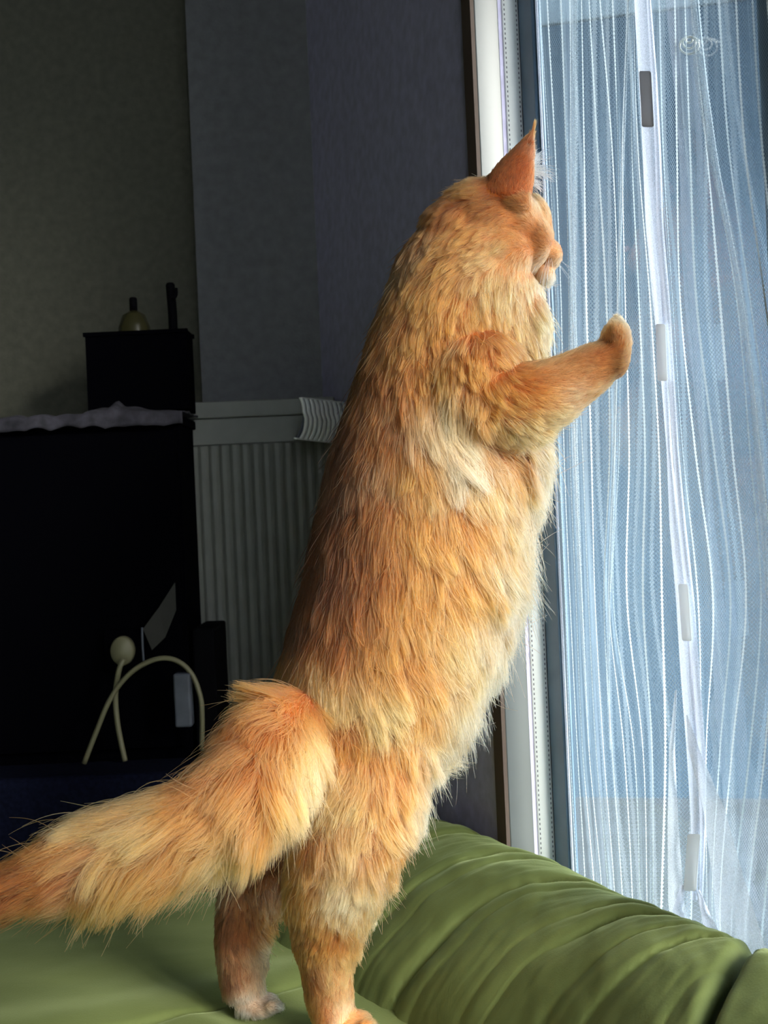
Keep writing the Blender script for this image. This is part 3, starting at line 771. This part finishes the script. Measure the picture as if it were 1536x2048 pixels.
# ------------------------------------------------------------------ fur grooming tables (all in picture coordinates of the standing cat)
# px, py, flow dx, flow dy, length m, lift, colour key
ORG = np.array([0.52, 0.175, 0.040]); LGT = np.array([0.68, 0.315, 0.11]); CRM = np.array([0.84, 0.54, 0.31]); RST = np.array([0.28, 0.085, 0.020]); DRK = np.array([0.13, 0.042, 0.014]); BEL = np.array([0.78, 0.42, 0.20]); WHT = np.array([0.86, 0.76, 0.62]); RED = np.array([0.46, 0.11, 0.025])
T = {}
T['head'] = [(1110, 505, -.6, .3, .004, .2, LGT), (1085, 475, -.5, -.6, .006, .2, ORG), (1075, 425, -.7, -.5, .008, .25, LGT), (1030, 400, -.9, -.2, .010, .25, ORG),
  (960, 370, -.95, .2, .014, .3, ORG), (900, 400, -.7, .7, .018, .32, RST), (850, 450, -.3, .9, .022, .35, ORG), (1040, 470, -.8, .3, .010, .25, ORG), (1000, 500, -.7, .7, .018, .3, LGT),
  (1060, 540, -.3, .9, .016, .3, LGT), (950, 460, -.7, .7, .020, .32, ORG), (1100, 550, .1, 1, .010, .25, CRM), (970, 400, -.8, .5, .016, .3, RST)]
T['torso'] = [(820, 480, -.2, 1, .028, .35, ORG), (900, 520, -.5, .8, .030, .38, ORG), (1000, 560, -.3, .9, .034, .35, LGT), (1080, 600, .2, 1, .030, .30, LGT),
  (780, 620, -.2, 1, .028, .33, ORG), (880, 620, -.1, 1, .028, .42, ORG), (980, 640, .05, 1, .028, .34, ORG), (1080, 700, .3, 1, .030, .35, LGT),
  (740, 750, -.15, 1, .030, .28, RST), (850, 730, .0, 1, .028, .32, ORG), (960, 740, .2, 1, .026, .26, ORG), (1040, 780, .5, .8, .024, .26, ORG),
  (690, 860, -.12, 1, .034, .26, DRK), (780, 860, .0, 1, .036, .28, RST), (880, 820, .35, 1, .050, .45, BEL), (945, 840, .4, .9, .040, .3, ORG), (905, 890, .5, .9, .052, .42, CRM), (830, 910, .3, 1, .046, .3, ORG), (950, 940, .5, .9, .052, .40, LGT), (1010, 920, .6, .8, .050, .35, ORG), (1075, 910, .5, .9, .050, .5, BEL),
  (650, 980, -.1, 1, .038, .24, DRK), (700, 980, .0, 1, .042, .24, DRK), (765, 980, .0, 1, .042, .24, RST), (830, 1000, .15, 1, .046, .26, ORG), (920, 1000, .4, 1, .050, .28, ORG), (1000, 1020, .6, .9, .052, .32, LGT), (1060, 1020, .5, 1, .060, .55, BEL),  # dark keys along the back: rust saddle with its shade added
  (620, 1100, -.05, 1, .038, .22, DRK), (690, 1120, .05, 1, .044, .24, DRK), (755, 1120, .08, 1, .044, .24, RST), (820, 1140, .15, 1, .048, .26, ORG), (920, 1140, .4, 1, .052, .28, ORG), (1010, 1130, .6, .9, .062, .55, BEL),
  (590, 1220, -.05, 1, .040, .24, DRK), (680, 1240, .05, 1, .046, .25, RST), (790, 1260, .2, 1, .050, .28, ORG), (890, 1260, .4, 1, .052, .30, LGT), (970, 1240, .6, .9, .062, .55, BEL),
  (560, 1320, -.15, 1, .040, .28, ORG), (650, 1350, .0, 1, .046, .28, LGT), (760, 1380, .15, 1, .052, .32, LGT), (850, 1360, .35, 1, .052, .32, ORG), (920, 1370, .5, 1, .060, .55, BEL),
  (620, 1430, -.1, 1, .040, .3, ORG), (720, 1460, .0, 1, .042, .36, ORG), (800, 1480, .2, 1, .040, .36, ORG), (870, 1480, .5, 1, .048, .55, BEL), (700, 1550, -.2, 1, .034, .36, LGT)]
T['nleg'] = [(700, 1480, 0, 1, .038, .36, ORG), (800, 1500, .3, 1, .040, .38, ORG), (700, 1580, -.2, 1, .036, .4, LGT), (780, 1580, .1, 1, .034, .36, ORG), (830, 1590, .5, 1, .040, .55, BEL),
  (620, 1660, -.3, 1, .034, .36, ORG), (700, 1680, -.1, 1, .036, .40, LGT), (790, 1690, .3, 1, .034, .4, ORG), (600, 1760, -.3, .9, .030, .34, ORG), (690, 1770, .0, 1, .032, .40, BEL), (760, 1780, .5, 1, .032, .42, LGT),
  (580, 1840, -.1, 1, .018, .28, RST), (660, 1850, .1, 1, .022, .32, ORG), (730, 1850, .7, 1, .026, .42, LGT), (610, 1950, 0, 1, .014, .26, RST), (680, 1940, .2, 1, .016, .3, LGT), (630, 2030, .1, 1, .010, .26, ORG), (700, 2030, .3, 1, .010, .3, CRM)]
T['nfoot'] = [(640, 2040, .3, .9, .008, .25, ORG), (700, 2040, 1, .3, .007, .25, LGT), (750, 2050, 1, .3, .006, .3, LGT)]
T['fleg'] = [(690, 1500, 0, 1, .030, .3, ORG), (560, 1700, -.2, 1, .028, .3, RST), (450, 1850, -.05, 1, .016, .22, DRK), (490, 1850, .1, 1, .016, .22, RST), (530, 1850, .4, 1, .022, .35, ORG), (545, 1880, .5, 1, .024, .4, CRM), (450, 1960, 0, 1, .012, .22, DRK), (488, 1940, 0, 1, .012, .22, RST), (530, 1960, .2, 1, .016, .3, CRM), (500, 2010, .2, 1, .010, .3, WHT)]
T['ffoot'] = [(470, 2005, .3, .8, .008, .25, RST), (510, 2000, .7, .6, .009, .3, WHT), (550, 2015, 1, .3, .007, .3, WHT)]
T['arm'] = [(930, 790, .3, 1, .024, .3, ORG), (1020, 780, .6, .5, .018, .26, ORG), (1040, 860, .5, .8, .026, .35, LGT), (1100, 750, .9, -.1, .012, .26, LGT), (1060, 790, .9, .1, .014, .3, ORG), (1100, 830, .9, .1, .016, .3, LGT), (1140, 790, .9, -.1, .012, .3, BEL), (1160, 740, .9, -.35, .009, .24, LGT), (1200, 740, .9, -.4, .008, .24, ORG), (1160, 800, .9, -.2, .012, .3, ORG)]
T['paw'] = [(1220, 740, .3, -.9, .008, .25, RST), (1230, 690, .05, -1, .007, .22, ORG), (1233, 650, .1, -1, .006, .25, LGT)]
T['farm'] = [(1000, 830, .4, .9, .018, .25, ORG), (1050, 860, .3, .9, .014, .25, CRM)]
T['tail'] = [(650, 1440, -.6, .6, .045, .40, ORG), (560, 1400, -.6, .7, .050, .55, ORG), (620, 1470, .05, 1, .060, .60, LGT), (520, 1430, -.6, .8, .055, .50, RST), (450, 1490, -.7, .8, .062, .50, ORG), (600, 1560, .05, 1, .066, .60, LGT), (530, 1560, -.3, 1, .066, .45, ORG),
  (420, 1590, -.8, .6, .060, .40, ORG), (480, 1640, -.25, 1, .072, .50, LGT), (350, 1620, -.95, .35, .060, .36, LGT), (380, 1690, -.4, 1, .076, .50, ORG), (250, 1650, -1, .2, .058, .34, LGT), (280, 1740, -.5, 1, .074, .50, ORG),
  (150, 1690, -1, .15, .054, .34, ORG), (170, 1760, -.7, .8, .068, .50, RST), (100, 1775, -.8, .6, .060, .40, DRK), (60, 1730, -1, .25, .050, .30, RST), (60, 1780, -.9, .5, .056, .45, RST), (-30, 1790, -1, .2, .05, .4, RST)]  # tail underside keyed darker, its shadow put into the coat colour
T['ear'] = [(1000, 370, .3, -1, .006, .15, RED), (1040, 320, .5, -1, .005, .12, RED), (1066, 270, .5, -1, .008, .1, RED)]
T['ear2'] = T['ear']
T['torso'] = T['head'] = T['torso'] + T['head'] + T['nleg'][:9]; T['nleg'] = T['nleg'] + T['torso']
PARTS = list(T.keys())
TB = {k: (np.array([[r[0], r[1]] for r in v], float), np.array([[r[2], r[3], r[4], r[5]] for r in v], float), np.array([r[6] for r in v])) for k, v in T.items()}

def part_of(pts):
    best = np.full(len(pts), 1e9); idx = np.zeros(len(pts), int)
    for pi, k in enumerate(PARTS):
        for (c_, r) in BONES[k]:
            d = np.linalg.norm(pts - np.array(c_), axis=1) / 1.0 - r
            if k in ('ear', 'ear2'): d -= .004
            mk = d < best; best[mk] = d[mk]; idx[mk] = pi
    return idx
def lookup(pts, idx, soft=1.0):
    px, py, dd = proj(pts)
    out = np.zeros((len(pts), 4)); colr = np.zeros((len(pts), 3))
    for pi, k in enumerate(PARTS):
        mk = np.where(idx == pi)[0]
        if len(mk) == 0: continue
        g, va, cc = TB[k]
        for c0 in range(0, len(mk), 60000):
            mm = mk[c0:c0 + 60000]
            d2 = (px[mm, None] - g[None, :, 0]) ** 2 + (py[mm, None] - g[None, :, 1]) ** 2
            wt = 1 / (d2 + 500.0) ** 2; wt /= wt.sum(1, keepdims=True)
            out[mm] = wt @ va; colr[mm] = wt @ cc
    return out, colr, px, py
def vnoise(p, f, seed):                                # cheap smooth noise for numpy arrays
    r = np.random.default_rng(seed); s = np.zeros(len(p))
    for k in range(7):
        d = r.normal(size=3); d /= np.linalg.norm(d); fr = f * (0.6 + r.random() * 1.2)
        s += np.sin(p @ d * fr + r.random() * 6.28 + 1.3 * np.sin(p @ r.normal(size=3) * f * .4))
    return s / 2.6
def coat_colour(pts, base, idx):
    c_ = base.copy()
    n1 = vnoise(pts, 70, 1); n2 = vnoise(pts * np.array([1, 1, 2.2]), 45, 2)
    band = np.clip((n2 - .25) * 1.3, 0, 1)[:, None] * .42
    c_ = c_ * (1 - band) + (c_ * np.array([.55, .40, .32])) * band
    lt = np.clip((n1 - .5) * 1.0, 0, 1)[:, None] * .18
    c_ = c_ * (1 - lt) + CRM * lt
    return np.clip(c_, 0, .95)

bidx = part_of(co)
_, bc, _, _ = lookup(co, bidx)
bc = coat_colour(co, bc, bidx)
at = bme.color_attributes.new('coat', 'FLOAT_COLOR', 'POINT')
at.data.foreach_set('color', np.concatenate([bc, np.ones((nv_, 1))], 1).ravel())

# ------------------------------------------------------------------ fur strands
bme.calc_loop_triangles()
nt_ = len(bme.loop_triangles)
tri = np.empty(nt_ * 3, int); bme.loop_triangles.foreach_get('vertices', tri); tri = tri.reshape(-1, 3)
vn = np.empty(nv_ * 3); bme.vertices.foreach_get('normal', vn); vn = vn.reshape(-1, 3)
tc_ = co[tri].mean(1)
ar = .5 * np.linalg.norm(np.cross(co[tri[:, 1]] - co[tri[:, 0]], co[tri[:, 2]] - co[tri[:, 0]]), axis=1)
tn = vn[tri].mean(1)
view = np.array(CAM) - tc_; view /= np.linalg.norm(view, axis=1)[:, None]
facing = (tn * view).sum(1)
tidx = bidx[tri[:, 0]]
tval, _, _, _ = lookup(tc_, tidx)
dens = 1.0 / np.clip(tval[:, 2], .006, .05) ** .5
dens *= np.where(facing > -.25, 1.0, .35)             # thinner on the far side
def sample(n, wgt):
    p = wgt / wgt.sum(); ti = rng.choice(nt_, n, p=p)
    r1 = np.sqrt(rng.random(n)); r2 = rng.random(n)
    b = np.stack([1 - r1, r1 * (1 - r2), r1 * r2], 1)
    pos = (co[tri[ti]] * b[:, :, None]).sum(1); nn = (vn[tri[ti]] * b[:, :, None]).sum(1)
    nn /= np.linalg.norm(nn, axis=1)[:, None]
    return pos, nn
RG3, UP3, FW3 = np.array(RGT), np.array(UPV), np.array(FWD)
def norm(a): return a / np.maximum(np.linalg.norm(a, axis=-1, keepdims=True), 1e-9)
K = 9
def groom(pos, nn, idx, seed, wild, is_clump):
    """centre line of each lock / strand: (n, K, 3)"""
    r = np.random.default_rng(seed)
    val, colr, px, py = lookup(pos, idx)
    n = len(pos)
    ang = r.normal(size=n) * wild + .20 * vnoise(pos, 60, 5) + .20 * vnoise(pos, 160, 6)
    fx = val[:, 0]; fy = val[:, 1]
    ca, sa = np.cos(ang), np.sin(ang)
    fx, fy = fx * ca - fy * sa, fx * sa + fy * ca
    d = RG3 * fx[:, None] - UP3 * fy[:, None]
    istail = (idx == PARTS.index('tail'))
    d = norm(d)
    d = norm(d - nn * (d * nn).sum(1, keepdims=True) * .92)
    lift = np.clip(val[:, 3] * (1 + .35 * r.normal(size=n)), .05, 1.2)
    L = val[:, 2] * np.clip(1 + .22 * r.normal(size=n), .4, 1.6)
    d0 = norm(d + nn * lift[:, None] * 1.5)
    pts = np.zeros((n, K, 3)); pts[:, 0] = pos
    cur_ = d0.copy(); step = (L / (K - 1))[:, None]
    side = norm(np.cross(nn, d)); ph = r.random(n) * 6.28 ; amp = r.normal(size=n) * .12 + .0
    for k in range(1, K):
        t = k / (K - 1)
        tgt = norm(d + nn * (lift * .25)[:, None] + np.array([0, 0, -.30]) * np.where(L > .03, 1, 0)[:, None] * t)
        cur_ = norm(cur_ + (tgt - cur_) * .30)
        dd = norm(cur_ + side * (amp * np.sin(ph + t * 4.0))[:, None] * 2.0 + nn * (np.sin(ph * 1.7 + t * 5) * .10)[:, None])
        pts[:, k] = pts[:, k - 1] + dd * step
    return pts, val, colr, px, py

def make_curves(name, pts, rad_root, rad_tip, colr, m, parent, lens=None):
    n, k, _ = pts.shape
    hc = bpy.data.hair_curves.new(name)
    hc.add_curves([k] * n)
    hc.position_data.foreach_set('vector', pts.astype(np.float32).ravel())
    ra = hc.attributes.get('radius') or hc.attributes.new('radius', 'FLOAT', 'POINT')
    t = np.linspace(0, 1, k)
    prof = rad_root * (1 - t ** 2.2) + rad_tip * t ** 2.2
    rr = np.repeat(prof[None, :], n, 0)
    if lens is not None: rr = rr * np.clip(lens / .02, .55, 1.15)[:, None]
    ra.data.foreach_set('value', rr.astype(np.float32).ravel())
    ca = hc.attributes.new('coat', 'FLOAT_COLOR', 'CURVE')
    ca.data.foreach_set('color', np.concatenate([colr, np.ones((n, 1))], 1).astype(np.float32).ravel())
    hc.materials.append(m)
    o = bpy.data.objects.new(name, hc); COL.objects.link(o); o.parent = parent
    o.matrix_parent_inverse = Matrix.Translation(-Vector(parent.location))
    return o

def fur_mat():
    m = bpy.data.materials.new('cat_fur'); m.use_nodes = True; nt = m.node_tree; nt.nodes.clear()
    o = nt.nodes.new('ShaderNodeOutputMaterial'); h = nt.nodes.new('ShaderNodeBsdfHairPrincipled')
    h.model = 'CHIANG'; h.parametrization = 'COLOR'
    h.inputs['Roughness'].default_value = .55; h.inputs['IOR'].default_value = 1.38; h.inputs['Radial Roughness'].default_value = .55
    h.inputs['Coat'].default_value = 0.0
    a = nt.nodes.new('ShaderNodeAttribute'); a.attribute_name = 'coat'
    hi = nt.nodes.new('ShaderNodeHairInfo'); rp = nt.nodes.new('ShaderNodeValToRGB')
    rp.color_ramp.elements[0].position = .0; rp.color_ramp.elements[0].color = (.42, .29, .22, 1)  # darker roots, deepened to paint in the shade between locks
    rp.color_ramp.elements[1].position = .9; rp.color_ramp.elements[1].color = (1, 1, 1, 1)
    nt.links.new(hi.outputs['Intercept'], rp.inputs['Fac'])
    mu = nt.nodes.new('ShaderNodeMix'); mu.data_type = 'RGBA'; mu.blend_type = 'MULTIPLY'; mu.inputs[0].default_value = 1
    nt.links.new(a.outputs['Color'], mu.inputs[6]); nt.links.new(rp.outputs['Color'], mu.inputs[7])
    nt.links.new(mu.outputs[2], h.inputs['Color']); nt.links.new(h.outputs[0], o.inputs[0]); return m
M['fur'] = fur_mat()

NC, NS = 17000, 330000
cpos, cnn = sample(NC, ar * (1.0 / np.clip(tval[:, 2], .008, .06)) ** .9)
cidx = part_of(cpos)
cpts, cval, ccol, cpx, cpy = groom(cpos, cnn, cidx, 11, .16, True)
kd = kdtree.KDTree(NC)
for i, p in enumerate(cpos): kd.insert(p, i)
kd.balance()
spos, snn = sample(NS, ar * dens)
near = np.empty(NS, int)
for i in range(NS): near[i] = kd.find(spos[i])[1]
sidx = cidx[near]
spts, sval, scol, spx, spy = groom(spos, snn, sidx, 12, .10, False)
t = np.linspace(0, 1, K)[None, :, None]
NB = 2300
bpos, bnn = sample(NB, ar * (1.0 / np.clip(tval[:, 2], .012, .06)) ** .6)
bpts = groom(bpos, bnn, part_of(bpos), 21, .22, True)[0]
kb = kdtree.KDTree(NB)
for i, p in enumerate(bpos): kb.insert(p, i)
kb.balance()
nb = np.array([kb.find(p)[1] for p in cpos])
bs = (np.clip((cval[:, 2] - .012) / .03, 0, 1) * .62)[:, None, None]
big = bpts[nb] + (cpos - bpos[nb])[:, None, :] * (1 - .62 * t)
cpts = cpts * (1 - bs * t) + big * (bs * t)
# gather the strands of a lock towards its tip
clen = cval[near, 2][:, None, None]
cl_ = np.clip(.66 * rng.normal(1, .15, NS), .2, .97)[:, None, None] * np.clip(clen / .02, .25, 1.0)
offs = (spos - cpos[near])[:, None, :]
lockp = cpts[near] + offs * (1 - .72 * t)
spts = spts * (1 - cl_ * t ** .8) + lockp * (cl_ * t ** .8)
shrink = 1 - .0 * t
guard = rng.random(NS) < np.where(sidx == PARTS.index('tail'), .002, np.where(spx > 760 + (1500 - spy) * .12, .014, .003))
spts[guard] = spts[guard][:, :1] + (spts[guard] - spts[guard][:, :1]) * (1.05 + .3 * rng.random(guard.sum()))[:, None, None] + snn[guard][:, None, :] * (t ** 1.5) * (.013 * np.clip(sval[guard, 2] / .05, 0, 1.2))[:, None, None]
fly = rng.random(NS) < .02
spts[fly] = groom(spos[fly], snn[fly], sidx[fly], 13, .4, False)[0]
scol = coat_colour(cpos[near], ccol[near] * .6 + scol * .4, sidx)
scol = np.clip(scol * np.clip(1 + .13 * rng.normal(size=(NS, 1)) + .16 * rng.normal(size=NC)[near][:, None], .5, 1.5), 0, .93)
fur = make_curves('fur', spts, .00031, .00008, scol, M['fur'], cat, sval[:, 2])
fur['kind'] = 'stuff'

# ear tufts, ear-tip brush and whiskers
def tuft(name, items, r0, col_, seed):
    r = random.Random(seed); out = []
    for (p0, p1, n, sp0, sp1, bow) in items:
        for _ in range(n):
            a = P(p0[0] + r.gauss(0, sp0), p0[1] + r.gauss(0, sp0), p0[2] + r.gauss(0, sp0 * .0004))
            b = P(p1[0] + r.gauss(0, sp1), p1[1] + r.gauss(0, sp1), p1[2] + r.gauss(0, sp1 * .0005))
            mid = (a + b) / 2 + UPV * bow * (a - b).length * r.uniform(.6, 1.3) + FWD * r.gauss(0, .001)
            out.append([a * (1 - s) ** 2 + mid * 2 * s * (1 - s) + b * s * s for s in np.linspace(0, 1, K)])
    pts = np.array([[list(v) for v in c_] for c_ in out])
    return make_curves(name, pts, r0, r0 * .25, np.tile(np.array(col_)[None], (len(pts), 1)), M['fur'], cat)
tuft('ear_tuft', [((1048, 350, 1.300), (1100, 352, 1.30), 90, 8, 10, .28), ((1052, 330, 1.298), (1084, 318, 1.30), 90, 7, 10, .25), ((1052, 365, 1.300), (1082, 378, 1.30), 60, 7, 8, .25), ((1054, 372, 1.308), (1066, 305, 1.306), 130, 4, 5, -.06)], .00027, (.88, .80, .68), 3)
tuft('ear_tip', [((1063, 276, 1.296), (1071, 240, 1.296), 50, 2.0, 1.8, .0), ((1060, 290, 1.296), (1068, 262, 1.296), 90, 3.5, 2.5, 0)], .0002, (.36, .10, .022), 4)
tuft('whiskers', [((1098, 512, 1.345), (1080, 585, 1.315), 7, 4, 14, .25), ((1102, 512, 1.372), (1150, 560, 1.40), 5, 3, 10, .2)], .00022, (.92, .90, .86), 5)
tuft('brow_whiskers', [((1078, 430, 1.345), (1092, 382, 1.34), 6, 3, 8, .1)], .0002, (.92, .90, .86), 6)
def small(name, px, py, d, a, b, c, m, rot=0, yaw=0):
    g = Geo(); k = d / F; r = math.radians(rot); ya = math.radians(yaw)
    X = (RGT * math.cos(r) - UPV * math.sin(r)); Y = (RGT * math.sin(r) + UPV * math.cos(r)); Z = FWD.copy()
    X2 = X * math.cos(ya) + Z * math.sin(ya); Z2 = Z * math.cos(ya) - X * math.sin(ya)
    ell(P(px, py, d), (X2 * a * k, Z2 * c, Y * b * k), g=g, nu=16, nv=10)
    return from_py(name, g.v, g.f, m, cat)
small('nose', 1116, 494, 1.374, 6, 6, .005, M['pink'])
small('eye', 1078, 462, 1.336, 11, 12, .009, M['eye'])
small('eye', 1078, 462, 1.372, 11, 12, .009, M['eye'])
